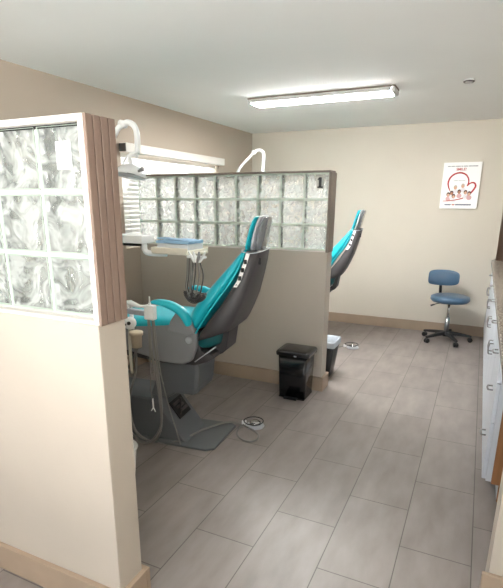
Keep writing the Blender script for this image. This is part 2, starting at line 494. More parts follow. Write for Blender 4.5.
MB().box((XL-.05, WY0+.01, 1.13), (XL-.008, WY1-.01, 1.142), .002, 1).build('bottom_rail', M['white_wood'], bl)

# ------------------------------------------------------------------ ceiling fixtures
def ceiling_light(cx, cy, label, lm='light'):
    r = root('ceiling_light', (cx, cy, ZC), label, 'ceiling light', None)
    a, b = .615, .092
    MB().box((cx-a, cy-b-.006, ZC-.012), (cx+a, cy+b+.006, ZC-.001), .002, 1).build('base_tray', M['frame_taupe'], r)
    MB().box((cx-a+.032, cy-b+.010, ZC-.052), (cx+a-.032, cy+b-.010, ZC-.0125), .010, 3).build('diffuser', M[lm], r)
    for q in (-1, 1):
        y0, y1 = sorted((cy+q*b, cy+q*(b-.0095)))
        MB().box((cx-a+.031, y0, ZC-.040), (cx+a-.031, y1, ZC-.0125), .002, 1).build('side_rail', M['rail'], r)
        MB().box((cx+(a-.03) if q > 0 else cx-a, cy-b, ZC-.050), (cx+a if q > 0 else cx-(a-.03), cy+b, ZC-.0125), .008, 2).build('end_cap', M['rail'], r)
    return r
ceiling_light(-1.335, 4.24, 'long lit white ceiling light with a dark tray edge above the far bay')

sd = root('smoke_detector', (-.215, 4.22, ZC), 'small round white detector on the ceiling to the right of the lit fixture', 'detector')
MB().lathe([(0, 0), (.036, 0), (.036, -.010), (.028, -.016), (0, -.016)], (-.215, 4.22, ZC-.0005)).build('body', M['white'], sd)
MB().lathe([(.034, 0.010), (.0375, .008), (.0375, .002), (.034, .0)], (-.215, 4.22, ZC-.018)).build('vent_ring', M['hose_dark'], sd)

# ------------------------------------------------------------------ dental chair
def make_chair(ox, oy, label):
    """head end towards +x, centre line y=oy; ox shifts x from the reference position"""
    r = root('dental_chair', (-1.75, 2.64, 0), label, 'dental chair', 'teal dental chairs')
    Y0 = 2.64
    # base plate
    pts = [(-2.35, Y0-.17), (-2.25, Y0-.20), (-1.43, Y0-.20), (-1.38, Y0-.165), (-1.36, Y0+.19), (-1.40, Y0+.22), (-2.25, Y0+.20), (-2.35, Y0+.17)]
    MB().prism(pts, 'z', 0.001, .016, .004, 2).build('base_plate', M['plate'], r)
    # sloped housing
    hs = MB().prism([(-2.24, .016), (-2.24, .27), (-2.20, .30), (-1.82, .30), (-1.78, .285), (-1.575, .016)], 'y', Y0-.165, Y0+.145, .012, 3)
    hb = hs.build('base_housing', M['column'], r, smooth=False)
    # black recessed opening on the slope
    d = Vector((.205, 0, -.269)).normalized(); nrm = Vector((.269, 0, .205)).normalized()
    P0 = Vector((-1.779, Y0+.005, .285))
    o = MB(); q = MB()
    rot = Matrix.Rotation(math.atan2(.269, .205), 3, 'Y')
    c = P0+d*.125+nrm*.0065
    o.box(c-Vector((.066, .085, .004)), c+Vector((.066, .085, .004)), .003, 2, rot, c)
    op = o.build('valve_opening', M['black'], r)
    for k in range(3):
        cc = c+nrm*.008+d*(-.036+.03*k)+Vector((0, -.02+.02*k, 0))
        q.box(cc-Vector((.009, .045, .005)), cc+Vector((.009, .045, .005)), .002, 1, rot, cc)
    q.tube([c+nrm*.01+d*.04+Vector((0, -.06, 0)), c+nrm*.014-d*.01, c+nrm*.01-d*.045+Vector((0, .05, 0))], .005, 6, smooth=4)
    q.build('valve', M['hose_dark'], op)
    # arm up into the column
    MB().prism([(-1.86, .295), (-1.74, .285), (-1.56, .40), (-1.60, .48), (-1.80, .46)], 'y', Y0-.10, Y0+.10, .01, 2).build('lift_arm', M['column'], r)
    # lift column under the seat
    cr = []
    for z, x0, x1 in ((.345, -1.65, -1.53), (.355, -1.69, -1.515), (.40, -1.745, -1.50), (.50, -1.785, -1.49), (.56, -1.79, -1.49), (.62, -1.79, -1.49)):
        w_ = .15 if z > .35 else .13
        b_ = .02
        cr.append([(x0, Y0-w_+b_, z), (x0+b_, Y0-w_, z), (x1-b_, Y0-w_, z), (x1, Y0-w_+b_, z), (x1, Y0+w_-b_, z), (x1-b_, Y0+w_, z), (x0+b_, Y0+w_, z), (x0, Y0+w_-b_, z)])
    MB().loft(cr).build('lift_column', M['column'], r, smooth=False)
    # seat frame body (between the side panels)
    fr = [(-2.30, .64), (-2.25, .60), (-1.72, .555), (-1.50, .56), (-1.42, .59), (-1.37, .62), (-1.38, .64), (-1.46, .66), (-1.50, .76), (-1.60, .79), (-2.30, .74)]
    MB().prism(fr, 'y', Y0-.17, Y0+.17, .008, 2).build('seat_frame', M['shell'], r)
    # side panels
    sp = [(-2.28, .77), (-2.20, .69), (-1.98, .635), (-1.80, .60), (-1.70, .575), (-1.56, .572), (-1.505, .60), (-1.472, .68), (-1.462, .76), (-1.475, .80), (-1.515, .835), (-1.60, .845), (-1.66, .825), (-1.80, .80), (-2.0, .80)]
    for s in (-1, 1):
        a = Y0+s*.17; b = Y0+s*.215
        pn = MB().prism(sp, 'y', min(a, b), max(a, b), .012, 3).build('side_panel', M['panel'], r)
        MB().lathe([(0, 0), (.022, 0), (.022, .006), (.017, .010), (.008, .007), (0, .007)], (-1.513, Y0+s*.2155, .735), (0, s, 0), 24).build('pivot_cap', M['silver'], pn)
    # seat cushion
    rings = []
    for x, zt, zb, hw in ((-2.95, .77, .69, .12), (-2.9, .80, .68, .17), (-2.5, .80, .70, .20), (-2.2, .81, .73, .215), (-2.0, .84, .76, .222), (-1.8, .862, .78, .225), (-1.65, .86, .80, .22), (-1.53, .85, .80, .21), (-1.50, .84, .81, .18)):
        rings.append([(x, Y0-hw, zb), (x, Y0-hw, (zt+zb)/2), (x, Y0-hw*.88, zt), (x, Y0, zt-.012), (x, Y0+hw*.88, zt), (x, Y0+hw, (zt+zb)/2), (x, Y0+hw, zb), (x, Y0, zb)])
    MB().loft(rings, 2).build('seat_cushion', M['teal'], r)
    # backrest shell
    F = [(-1.185, 1.262), (-1.198, 1.20), (-1.225, 1.10), (-1.305, .965), (-1.385, .86), (-1.43, .79), (-1.455, .735)]
    B = [(-1.112, 1.262), (-1.125, 1.20), (-1.150, 1.11), (-1.186, .99), (-1.225, .90), (-1.256, .835), (-1.278, .798)]
    W = [.125, .145, .175, .205, .22, .225, .215]
    rings = []
    for (fx, fz), (bx, bz), w_ in zip(F, B, W):
        wb = w_*.93
        rings.append([(fx, Y0-w_, fz), (fx+(bx-fx)*.45, Y0-w_*1.0, fz+(bz-fz)*.45), (bx-.010, Y0-wb, bz), (bx, Y0-wb*.85, bz), (bx+.004, Y0, bz),
                      (bx, Y0+wb*.85, bz), (bx-.010, Y0+wb, bz), (fx+(bx-fx)*.45, Y0+w_, fz+(bz-fz)*.45), (fx, Y0+w_, fz), (fx+.02, Y0, fz)])
    shell = MB().loft(rings)
    for f_ in shell.bm.faces: f_.smooth = True
    sh = shell.build('backrest_shell', M['shell'], r)
    # white strip with three black buttons on the near edge of the shell
    def onsh(z, off):
        for (a, b), w0, (c_, d_), w1 in zip(F, W, F[1:], W[1:]):
            if d_ <= z <= b:
                u = (b-z)/(b-d_); return Vector((a+(c_-a)*u+off, Y0-(w0+(w1-w0)*u), z))
        return Vector((F[0][0]+off, Y0-W[0], z))
    st = MB(); zs = [1.25, 1.20, 1.15, 1.10, 1.065]
    rg = []
    for z in zs:
        p = onsh(z, .004); q_ = onsh(z, .026)
        rg.append([p+Vector((0, -.007, 0)), q_+Vector((0, -.007, 0)), q_+Vector((0, .004, 0)), p+Vector((0, .004, 0))])
    for a in rg: pass
    st.loft(rg); stp = st.build('switch_strip', M['card'], sh, smooth=False)
    for z in (1.205, 1.16, 1.115):
        p = onsh(z, .015)+Vector((0, -.009, 0))
        MB().box(p-Vector((.009, .003, .0125)), p+Vector((.009, .003, .0125)), .002, 1).build('button', M['black'], stp)
    sy = MB(); p = onsh(1.078, .015)+Vector((0, -.0085, 0))
    sy.tube([p+Vector((-.005, 0, -.004)), p+Vector((0, 0, .006)), p+Vector((.005, 0, -.004))], .0012, 5)
    sy.build('printed_symbol', M['navy'], stp)
    # small black slot on the back of the shell
    MB().box((-1.126, Y0-.09, 1.185), (-1.110, Y0-.078, 1.225), .002, 1).build('hinge_slot', M['black'], sh)
    # backrest cushion
    C0 = [(-1.192, 1.268), (-1.212, 1.20), (-1.25, 1.11), (-1.33, .99), (-1.405, .88), (-1.455, .80), (-1.485, .775)]   # rear edge
    C1 = [(-1.215, 1.275), (-1.262, 1.215), (-1.33, 1.14), (-1.42, 1.035), (-1.50, .945), (-1.54, .87), (-1.53, .81)]  # front crown
    Wc = [.115, .135, .17, .205, .222, .22, .19]
    rings = []
    for (ax, az), (bx, bz), w_ in zip(C0, C1, Wc):
        mx, mz = ax+(bx-ax)*.62, az+(bz-az)*.62
        rings.append([(ax, Y0-w_, az), (mx, Y0-w_*1.02, mz), (bx, Y0-w_*.72, bz), (bx+.006, Y0, bz-.004), (bx, Y0+w_*.72, bz), (mx, Y0+w_*1.02, mz), (ax, Y0+w_, az), (ax+.01, Y0, az)])
    MB().loft(rings, 2).build('backrest_cushion', M['teal'], r)
    # light piping along the near lip
    pipe = [(a[0], Y0-w_-.004, a[1]) for a, w_ in zip(C0, Wc)]+[(-1.53, Y0-.20, .81), (-1.535, Y0-.20, .85)]
    MB().tube(pipe, .006, 6, smooth=4).build('piping', M['teal'], r)
    # lumbar pad under the shell
    rings = []
    for x, z0, z1, w_ in ((-1.51, .655, .765, .15), (-1.48, .635, .775, .185), (-1.43, .645, .80, .19), (-1.38, .67, .80, .18), (-1.355, .69, .79, .14)):
        rings.append([(x, Y0-w_, z0), (x, Y0-w_, z1), (x, Y0+w_, z1), (x, Y0+w_, z0)])
    MB().loft(rings, 2).build('lumbar_pad', M['teal_dark'], r)
    # hinge bracket behind the pad
    for a, b in ((Y0-.06, Y0+.12),):
        MB().prism([(-1.305, .84), (-1.335, .82), (-1.365, .70), (-1.45, .62), (-1.53, .562), (-1.51, .552), (-1.36, .622), (-1.335, .645)], 'y', a, b, .003, 1).build('hinge_bracket', M['shell'], r)
    MB().tube([(-1.50, Y0-.168, .585), (-1.36, Y0-.168, .695)], .004, 8).build('gas_strut', M['silver'], r)
    # headrest
    def hr(xf, xb, pts, w0):  # helper for a leaning pad
        rg = []
        for z, dx, w_ in pts:
            rg.append([(xf+dx, Y0-w_, z), (xf+dx, Y0+w_, z), (xb+dx, Y0+w_, z), (xb+dx, Y0-w_, z)])
        return rg
    LZ = [(1.262, 0, .085), (1.275, .003, .112), (1.34, .02, .125), (1.41, .04, .122), (1.445, .052, .10), (1.452, .055, .07)]
    MB().loft(hr(-1.218, -1.185, LZ, .12), 2).build('headrest_cushion', M['teal'], r)
    LZ2 = [(1.258, 0, .09), (1.268, .003, .118), (1.34, .02, .130), (1.41, .038, .126), (1.447, .05, .105), (1.456, .054, .07)]
    MB().loft(hr(-1.187, -1.153, LZ2, .12), 2).build('headrest_rim', M['silver'], r)
    LZ3 = [(1.256, 0, .095), (1.266, .003, .120), (1.34, .018, .126), (1.41, .034, .118), (1.44, .042, .095), (1.45, .045, .06)]
    MB().loft(hr(-1.155, -1.125, LZ3, .12), 2).build('headrest_back', M['wrap'], r)
    # clear plastic hem hanging off the headrest
    hem = [(-1.215, Y0-.125, 1.262), (-1.165, Y0-.135, 1.252), (-1.115, Y0-.12, 1.258), (-1.105, Y0, 1.262), (-1.115, Y0+.12, 1.262), (-1.175, Y0+.13, 1.258), (-1.22, Y0+.10, 1.262), (-1.225, Y0, 1.262)]
    MB().tube(hem, .003, 6, closed=True, smooth=4).build('plastic_cover_hem', M['bag'], r)
    # armrests
    for s in (-1, 1):
        yc = Y0+s*.262
        path = [(-1.735, .958), (-1.70, .968), (-1.64, .965), (-1.57, .945), (-1.52, .915), (-1.493, .87), (-1.487, .83)]
        hw = [.012, .028, .034, .036, .036, .034, .028]; th = [.008, .015, .022, .026, .028, .024, .016]
        rings = []
        for i, (x, z) in enumerate(path):
            a = path[max(0, i-1)]; b = path[min(len(path)-1, i+1)]
            dv = Vector((b[0]-a[0], 0, b[1]-a[1])).normalized(); nv = Vector((-dv.z, 0, dv.x))
            if nv.z < 0: nv = -nv
            c_ = Vector((x, yc, z)); T = nv*th[i]; H = Vector((0, hw[i], 0))
            rings.append([c_-T-H, c_+T*.6-H, c_+T, c_+T*.6+H, c_-T+H, c_-T])
        ar = MB().loft(rings, 2).build('armrest', M['teal'], r)
        a, b = sorted((Y0+s*.216, Y0+s*.252))
        MB().prism([(-1.64, .79), (-1.615, .855), (-1.565, .925), (-1.525, .915), (-1.488, .865), (-1.462, .79), (-1.50, .77)], 'y', a, b, .008, 2).build('armrest_bracket', M['panel'], ar)
    r.location = (ox, oy, 0); r.rotation_euler = (0, 0, math.radians(7))
    return r
chair1 = make_chair(-1.755, 2.556, 'teal dental chair nearest the camera, reclined upright on a grey base in the near bay')
def copy_tree(o, parent=None):
    c = o.copy(); col.objects.link(c); c.parent = parent
    for ch in o.children: copy_tree(ch, c)
    return c
chair2 = copy_tree(chair1)
chair2.location = (-1.745, 5.08, 0)
chair2['label'] = 'farther teal dental chair whose backrest pokes out past the far glass block partition'

# ------------------------------------------------------------------ delivery unit (post, arm, tray, hoses)
def delivery_unit(oy, label, grp):
    r = root('delivery_unit', (-2.60, 2.89, 0), label, 'dental unit', grp)
    MB().lathe([(0, 0), (.16, 0), (.16, .02), (.05, .03), (.03, .05), (.028, 1.436), (0, 1.436)], (-2.60, 2.89, .001), n=28).build('post', M['white_metal'], r)
    MB().box((-2.44, 2.35, 1.292), (-1.768, 2.47, 1.338), .005, 2).prism([(-2.64, 2.93), (-2.56, 2.93), (-2.40, 2.47), (-2.40, 2.35), (-2.48, 2.35)], 'z', 1.293, 1.337, .005, 2).build('arm', M['white_metal'], r)
    MB().box((-1.98, 2.37, 1.276), (-1.80, 2.45, 1.291), .004, 1).build('arm_underside', M['rubber'], r)
    MB().tube([(-1.79, 2.40, 1.294), (-1.79, 2.40, 1.262), (-1.775, 2.40, 1.240), (-1.735, 2.42, 1.233), (-1.66, 2.44, 1.233)], .017, 12, smooth=3).build('swivel', M['white_metal'], r)
    t = MB().box((-1.715, 2.36, 1.238), (-1.47, 2.60, 1.262), .008, 3)
    t.prism([(-1.47, 2.38), (-1.425, 2.46), (-1.425, 2.52), (-1.47, 2.58)], 'z', 1.240, 1.252, .003, 1)
    for a, b in (((-1.715, 2.36), (-1.47, 2.368)), ((-1.715, 2.592), (-1.47, 2.60)), ((-1.715, 2.368), (-1.707, 2.592))):
        t.box((*a, 1.25), (*b, 1.276), .002, 1)
    tr = t.build('tray', M['cream'], r)
    # instrument holder at the tray end
    MB().box((-1.47, 2.352, 1.226), (-1.36, 2.39, 1.239), .004, 2).build('instrument_holder', M['white'], r)
    for k, (hx, hy) in enumerate(((-1.432, 2.348), (-1.410, 2.343), (-1.388, 2.348), (-1.366, 2.355))):
        lean = (k-1.5)*.012
        hp = MB().tube([(hx-.004-lean, hy, 1.205), (hx, hy, 1.235), (hx+lean, hy-.004, 1.265)], [.006, .009, .005], 8, smooth=3)
        h_ = hp.build('handpiece', M['white'] if k != 2 else M['steel'], r)
        x0 = -1.492+k*.012
        path = [(hx-lean, hy, 1.205), (hx+.004, hy-.005, 1.14), (hx-.010, hy-.008, 1.055), (hx-.03, hy, 1.005+.006*k), (x0+.03, 2.37, .995+.006*k), (x0-.004, 2.38, 1.05), (x0, 2.39, 1.13), (x0, 2.40, 1.240)]
        MB().tube(path, .0042, 7, smooth=6).build('hose', M['hose_dark'] if k % 2 else M['hose'], h_)
    # coiled part of the cords in the bottom of the loops
    cl = MB()
    for kk, (cxx, dy, rr) in enumerate(((-1.425, 2.345, .052), (-1.405, 2.36, .044), (-1.448, 2.365, .046))):
        pts = []
        for i in range(0, 180):
            a = PI + PI*(i/179)
            base = Vector((cxx+math.cos(a)*rr, dy, 1.035+math.sin(a)*rr*1.0))
            ph = i*.62
            nr = Vector((math.cos(a), 0, math.sin(a)))
            pts.append(base+nr*math.cos(ph)*.010+Vector((0, math.sin(ph)*.010, 0)))
        cl.tube(pts, .0026, 5)
    cl.build('coiled_cord', M['hose_dark'], r)
    r.location = Vector(r.location)+Vector((0, oy, 0))
    return r
du1 = delivery_unit(-.02, 'white swing arm delivery unit with hanging handpiece hoses beside the near dental chair', 'delivery units')
du2 = copy_tree(du1); du2.location = (-2.65, 5.37, 0)
du2['label'] = 'white delivery unit half hidden behind the far glass block partition'

# folded blue bibs on the tray
bibs = root('bib_stack', (-1.60, 2.46, 1.2621), 'folded blue paper bibs lying in the white delivery tray', 'paper bibs')
def sheet(z, th, x0, x1, y0, y1, seed, name, m):
    rnd = random.Random(seed); n = 7
    b = bmesh.new(); top = []; bot = []
    for i in range(n+1):
        for j in range(n+1):
            u, v = i/n, j/n
            dz = rnd.uniform(-.002, .002)+.004*math.sin(u*5+seed)
            x = x0+(x1-x0)*u+rnd.uniform(-.002, .002); y = y0+(y1-y0)*v
            top.append(b.verts.new((x, y, z+th+dz+.003))); bot.append(b.verts.new((x, y, z+.0)))
    I = lambda i, j: i*(n+1)+j
    for i in range(n):
        for j in range(n):
            b.faces.new((top[I(i, j)], top[I(i+1, j)], top[I(i+1, j+1)], top[I(i, j+1)]))
            b.faces.new((bot[I(i, j)], bot[I(i, j+1)], bot[I(i+1, j+1)], bot[I(i+1, j)]))
    for k in range(n):
        b.faces.new((top[I(k, 0)], bot[I(k, 0)], bot[I(k+1, 0)], top[I(k+1, 0)]))
        b.faces.new((top[I(k+1, n)], bot[I(k+1, n)], bot[I(k, n)], top[I(k, n)]))
        b.faces.new((top[I(0, k+1)], bot[I(0, k+1)], bot[I(0, k)], top[I(0, k)]))
        b.faces.new((top[I(n, k)], bot[I(n, k)], bot[I(n, k+1)], top[I(n, k+1)]))
    mb = MB(); mb._merge(b); return mb.build(name, m, bibs)
sheet(1.2625, .030, -1.695, -1.485, 2.375, 2.54, 2, 'lower_sheet', M['paper'])
sheet(1.298, .014, -1.70, -1.475, 2.37, 2.53, 5, 'upper_sheet', M['blue_paper'])
MB().box((-1.69, 2.366, 1.318), (-1.50, 2.44, 1.324), .002, 1, Matrix.Rotation(.05, 3, 'Y')).build('folded_edge', M['blue_paper'], bibs)

# ------------------------------------------------------------------ operating lamps
def lamp(loc, arm, label, head):
    r = root('operating_lamp', loc, label, 'dental lamp')
    MB().tube(arm[0], .0155, 12, smooth=4).build('lower_arm', M['white_metal'], r)
    MB().tube(arm[1], .0175, 14, smooth=6).build('upper_arm', M['white_metal'], r)
    e = Vector(arm[1][0])
    MB().lathe([(0, -.022), (.021, -.022), (.021, .022), (0, .022)], e, (0, 1, 0), 20).build('elbow_joint', M['white'], r)
    tip = Vector(arm[1][-1]); hc = Vector(head)
    yk = MB().tube([tip+Vector((0, 0, -.0)), tip+Vector((-.005, 0, -.02)), (hc+tip)/2+Vector((-.03, 0, .05)), hc+Vector((-.05, 0, .045)), hc+Vector((-.06, 0, .01))], .0055, 8, smooth=4)
    yk.tube([tip, Vector((hc.x, hc.y, tip.z-.01)), hc+Vector((0, 0, .03))], .012, 10, smooth=3)
    yk.build('yoke', M['white_metal'], r)
    hd = MB().lathe([(0, .03), (.03, .03), (.06, .018), (.085, -.005), (.095, -.03), (.09, -.032), (.06, -.008), (0, -.004)], hc, (.06, .22, 1), 30)
    h_ = hd.build('lamp_head', M['white_metal'], r)
    MB().lathe([(0, -.02), (.022, -.02), (.022, .004), (0, .004)], hc+Vector((0, 0, -.008)), (.06, .22, 1), 16).build('bulb_cover', M['rubber'], h_)
    MB().lathe([(0, -.036), (.088, -.036), (.088, -.0335), (0, -.0335)], hc, (.06, .22, 1), 30).build('clear_shield', M['shield'], h_)
    MB().tube([hc+Vector((.07, -.03, -.01)), hc+Vector((.10, -.04, 0)), hc+Vector((.118, -.045, .004))], [.007, .009, .013], 10, smooth=2).build('handle', M['steel'], r)
    return r
lamp((-2.60, 2.87, 1.438), ([(-2.60, 2.87, 1.4385), (-2.58, 2.86, 1.52), (-2.05, 2.48, 1.89), (-1.965, 2.47, 1.962)],
      [(-1.965, 2.47, 1.962), (-1.925, 2.47, 1.968), (-1.886, 2.47, 1.948), (-1.868, 2.47, 1.90), (-1.870, 2.47, 1.80)]),
     'white jointed operating lamp beside the brown end boards of the near partition', (-1.925, 2.47, 1.705))
lamp((-2.65, 5.37, 1.438), ([(-2.65, 5.37, 1.4385), (-2.65, 5.36, 1.55), (-2.49, 5.04, 1.83), (-2.282, 5.02, 2.033)],
      [(-2.282, 5.02, 2.033), (-2.245, 5.02, 2.05), (-2.20, 5.02, 2.045), (-2.17, 5.02, 2.00), (-2.18, 5.02, 1.83)]),
     'white operating lamp arm rising in a peak above the far glass blocks', (-2.14, 4.98, 1.68))

# ------------------------------------------------------------------ assistant unit with suction hoses (near bay)
r = root('assistant_unit', (-1.92, 2.24, .85), 'white assistant instrument holder with tan canister and grey suction hoses at the partition end', 'dental unit')
MB().prism([(-2.585, 2.835), (-2.565, 2.855), (-1.84, 2.235), (-1.86, 2.195)], 'z', .900, .925, .005, 2).build('support_arm', M['white_metal'], r)
MB().box((-1.86, 2.195, .900), (-1.674, 2.225, .932), .005, 2, Matrix.Rotation(.02, 3, 'Y')).build('holder_bar', M['silver'], r)
MB().box((-1.674, 2.185, .882), (-1.610, 2.225, .966), .006, 3).build('holder_block', M['white'], r)
MB().tube([(-1.644, 2.205, .962), (-1.644, 2.205, 1.015)], [.006, .004], 8).lathe([(0, 0), (.009, 0), (.009, .012), (0, .012)], (-1.644, 2.205, .966), n=12).build('pin', M['white'], r)
MB().tube([(-1.84, 2.20, .945), (-1.80, 2.195, .968), (-1.755, 2.19, .966), (-1.70, 2.19, .955), (-1.655, 2.19, .962)], [.007, .012, .017, .010, .008], 10, smooth=3).tube([(-1.765, 2.19, .985), (-1.77, 2.195, .94)], .009, 8).tube([(-1.80, 2.195, .955), (-1.79, 2.195, .935)], .012, 8).build('suction_handpiece', M['white'], r)
MB().lathe([(0, -.024), (.030, -.024), (.036, -.010), (.036, .016), (.028, .024), (0, .024)], (-1.80, 2.215, .842), (.3, -1, 0), 24).tube([(-1.80, 2.235, .80), (-1.80, 2.235, .90)], .012, 8).build('valve_housing', M['white'], r)
MB().lathe([(0, .0), (.011, 0), (.011, .006), (0, .006)], (-1.785, 2.187, .848), (.3, -1, 0), 12).lathe([(0, .0), (.008, 0), (.008, .006), (0, .006)], (-1.815, 2.19, .836), (.3, -1, 0), 12).build('valve_button', M['black'], r)
MB().lathe([(0, -.085), (.030, -.085), (.033, -.012), (.041, -.010), (.041, .008), (.034, .012), (0, .012)], (-1.752, 2.205, .788), n=24).build('canister', M['tan_plastic'], r)
MB().tube([(-1.82, 2.235, .815), (-1.83, 2.24, .72), (-1.84, 2.25, .60), (-1.86, 2.28, .50)], .010, 8, smooth=4).build('drain_pipe', M['cream'], r)
hs = [
    ([(-1.655, 2.205, .885), (-1.65, 2.205, .70), (-1.62, 2.22, .45), (-1.635, 2.25, .22), (-1.70, 2.28, .08), (-1.80, 2.31, .035), (-1.90, 2.31, .10), (-1.92, 2.31, .30), (-1.83, 2.28, .52), (-1.765, 2.205, .705)], .0085, 'hose'),
    ([(-1.63, 2.205, .885), (-1.62, 2.205, .68), (-1.60, 2.21, .40), (-1.63, 2.23, .20), (-1.74, 2.26, .06), (-1.85, 2.28, .04), (-1.97, 2.30, .16), (-1.98, 2.32, .38), (-1.90, 2.32, .55), (-1.742, 2.21, .706)], .0065, 'hose'),
    ([(-1.662, 2.205, .885), (-1.665, 2.21, .62), (-1.675, 2.215, .46), (-1.67, 2.22, .37)], .0035, 'hose'),
    ([(-1.62, 2.205, .885), (-1.60, 2.21, .60), (-1.565, 2.22, .40), (-1.52, 2.23, .22), (-1.50, 2.25, .10)], .0035, 'hose'),
]
for p, rad, m in hs: MB().tube(p, rad, 9, smooth=7).build('suction_hose', M[m], r)
MB().tube([(-1.67, 2.221, .385), (-1.669, 2.222, .325)], [.005, .005], 8).tube([(-1.669, 2.222, .325), (-1.685, 2.223, .30)], .0035, 6).tube([(-1.669, 2.222, .325), (-1.655, 2.223, .298)], .0035, 6).build('hose_clip', M['white'], r)

# ------------------------------------------------------------------ foot controls
def foot_control(cx, cy, label, cable, loopc):
    r = root('foot_control', (cx, cy, 0), label, 'foot pedal', 'foot controls')
    MB().lathe([(0, .0), (.062, .0), (.066, .005), (.060, .014), (.035, .020), (0, .020)], (cx, cy, .001), n=36).build('pedal_base', M['silver'], r)
    MB().lathe([(0, .0), (.042, .0), (.042, .010), (.026, .022), (0, .026)], (cx, cy, .0212), n=28).build('pedal_dome', M['chrome'], r)
    ring = [(cx-.012+math.cos(a)*.068, cy+math.sin(a)*.068 , .040) for a in [2*PI*k/28 for k in range(28)]]
    MB().tube(ring, .0038, 8, closed=True).tube([(cx-.08, cy, .040), (cx-.088, cy-.008, .03), (cx-.088, cy-.008, .012)], .005, 8).build('guard_ring', M['rubber'], r)
    MB().box((cx-.098, cy-.020, .004), (cx-.070, cy+.010, .032), .005, 2).build('connector', M['white'], r)
    MB().tube(cable, .0062, 8, smooth=8).build('cable', M['hose'], r)
    return r
c = (-1.275, 2.865)
foot_control(*c, 'silver foot control with guard ring and looped cable beside the near chair base plate',
    [(-1.350, 2.835, .012), (-1.362, 2.78, .007), (-1.335, 2.695, .007), (-1.27, 2.638, .007), (-1.205, 2.632, .007), (-1.180, 2.69, .007), (-1.205, 2.755, .007), (-1.27, 2.80, .007),
     (-1.345, 2.815, .014), (-1.45, 2.79, .030), (-1.545, 2.62, .030), (-1.60, 2.45, .026), (-1.68, 2.375, .007), (-1.78, 2.36, .007), (-1.92, 2.37, .007), (-2.06, 2.36, .007)], None)
c = (-1.11, 5.09)
foot_control(*c, 'distant chrome foot control on the floor just past the far partition',
    [(c[0]-.10, c[1]-.008, .012), (c[0]-.14, c[1]-.05, .007), (c[0]-.20, c[1]-.09, .007), (c[0]-.28, c[1]-.05, .007), (c[0]-.26, c[1]+.03, .007)], None)

# ------------------------------------------------------------------ bins
def rrect(x0, x1, y0, y1, rad, z, n=4):
    o = []
    for (cx, cy, a0) in ((x1-rad, y1-rad, 0), (x0+rad, y1-rad, PI/2), (x0+rad, y0+rad, PI), (x1-rad, y0+rad, 3*PI/2)):
        for k in range(n+1):
            a = a0+PI/2*k/n; o.append((cx+rad*math.cos(a), cy+rad*math.sin(a), z))
    return o
r = root('pedal_bin', (-1.22, 3.545, 0), 'black lidded pedal bin standing in front of the far partition', 'bin')
X0, X1, Y1, Y2 = -1.342, -1.098, 3.44, 3.67
MB().loft([rrect(X0+.012, X1-.012, Y1+.012, Y2-.012, .02, .012), rrect(X0+.002, X1-.002, Y1+.004, Y2-.004, .02, .36)]).box((X0+.012, Y1+.014, .0005), (X0+.06, Y2-.014, .013), .003, 1).box((X1-.075, Y1+.006, .0005), (X1-.012, Y2-.014, .013), .003, 1).build('body', M['black_shiny'], r)
MB().loft([rrect(X0-.016, X1+.016, Y1-.012, Y2+.008, .03, .362), rrect(X0-.018, X1+.018, Y1-.014, Y2+.010, .03, .385), rrect(X0-.01, X1+.01, Y1-.006, Y2+.004, .03, .398), rrect(X0+.03, X1-.03, Y1+.03, Y2-.03, .03, .404)]).build('lid', M['black_shiny'], r)
MB().box((-1.20, Y1-.016, .366), (-1.18, Y1-.0135, .374)).build('lid_mark', M['silver'], r)
MB().box((-1.275, Y1-.03, .006), (-1.165, Y1+.013, .018), .004, 2).build('pedal', M['black'], r)

r = root('waste_bin', (-1.12, 4.17, 0), 'black open waste bin with a pale bag, tucked behind the end of the far partition', 'bin')
A = (-1.24, -1.045, 4.03, 4.27)
def tap(k, z, g=0): 
    return rrect(A[0]+k-g, A[1]-k+g, A[2]+k-g, A[3]-k+g, .02, z)
MB().loft([tap(.04, .002), tap(0, .33), tap(.006, .33), tap(.044, .01)], cap=False).loft([tap(.04, .002), tap(.041, .008)]).build('body', M['black'], r)
MB().loft([tap(-.004, .285), tap(-.006, .332), tap(-.002, .342), tap(.007, .338), tap(.022, .25), tap(.050, .06), tap(.07, .03)], cap=False).build('bin_bag', M['bag'], r)

r = root('bucket', (-1.68, 1.90, 0), 'small white round bucket on the floor behind the near partition end', 'bucket')
MB().lathe([(0, .002), (.078, .002), (.098, .205), (.094, .205), (.075, .008), (0, .008)], (-1.68, 1.90, 0)).build('body', M['white'], r)
MB().tube([(-1.68+.10*math.cos(a), 1.90+.10*math.sin(a), .207) for a in [2*PI*k/32 for k in range(32)]], .007, 8, closed=True).build('rim', M['white'], r)

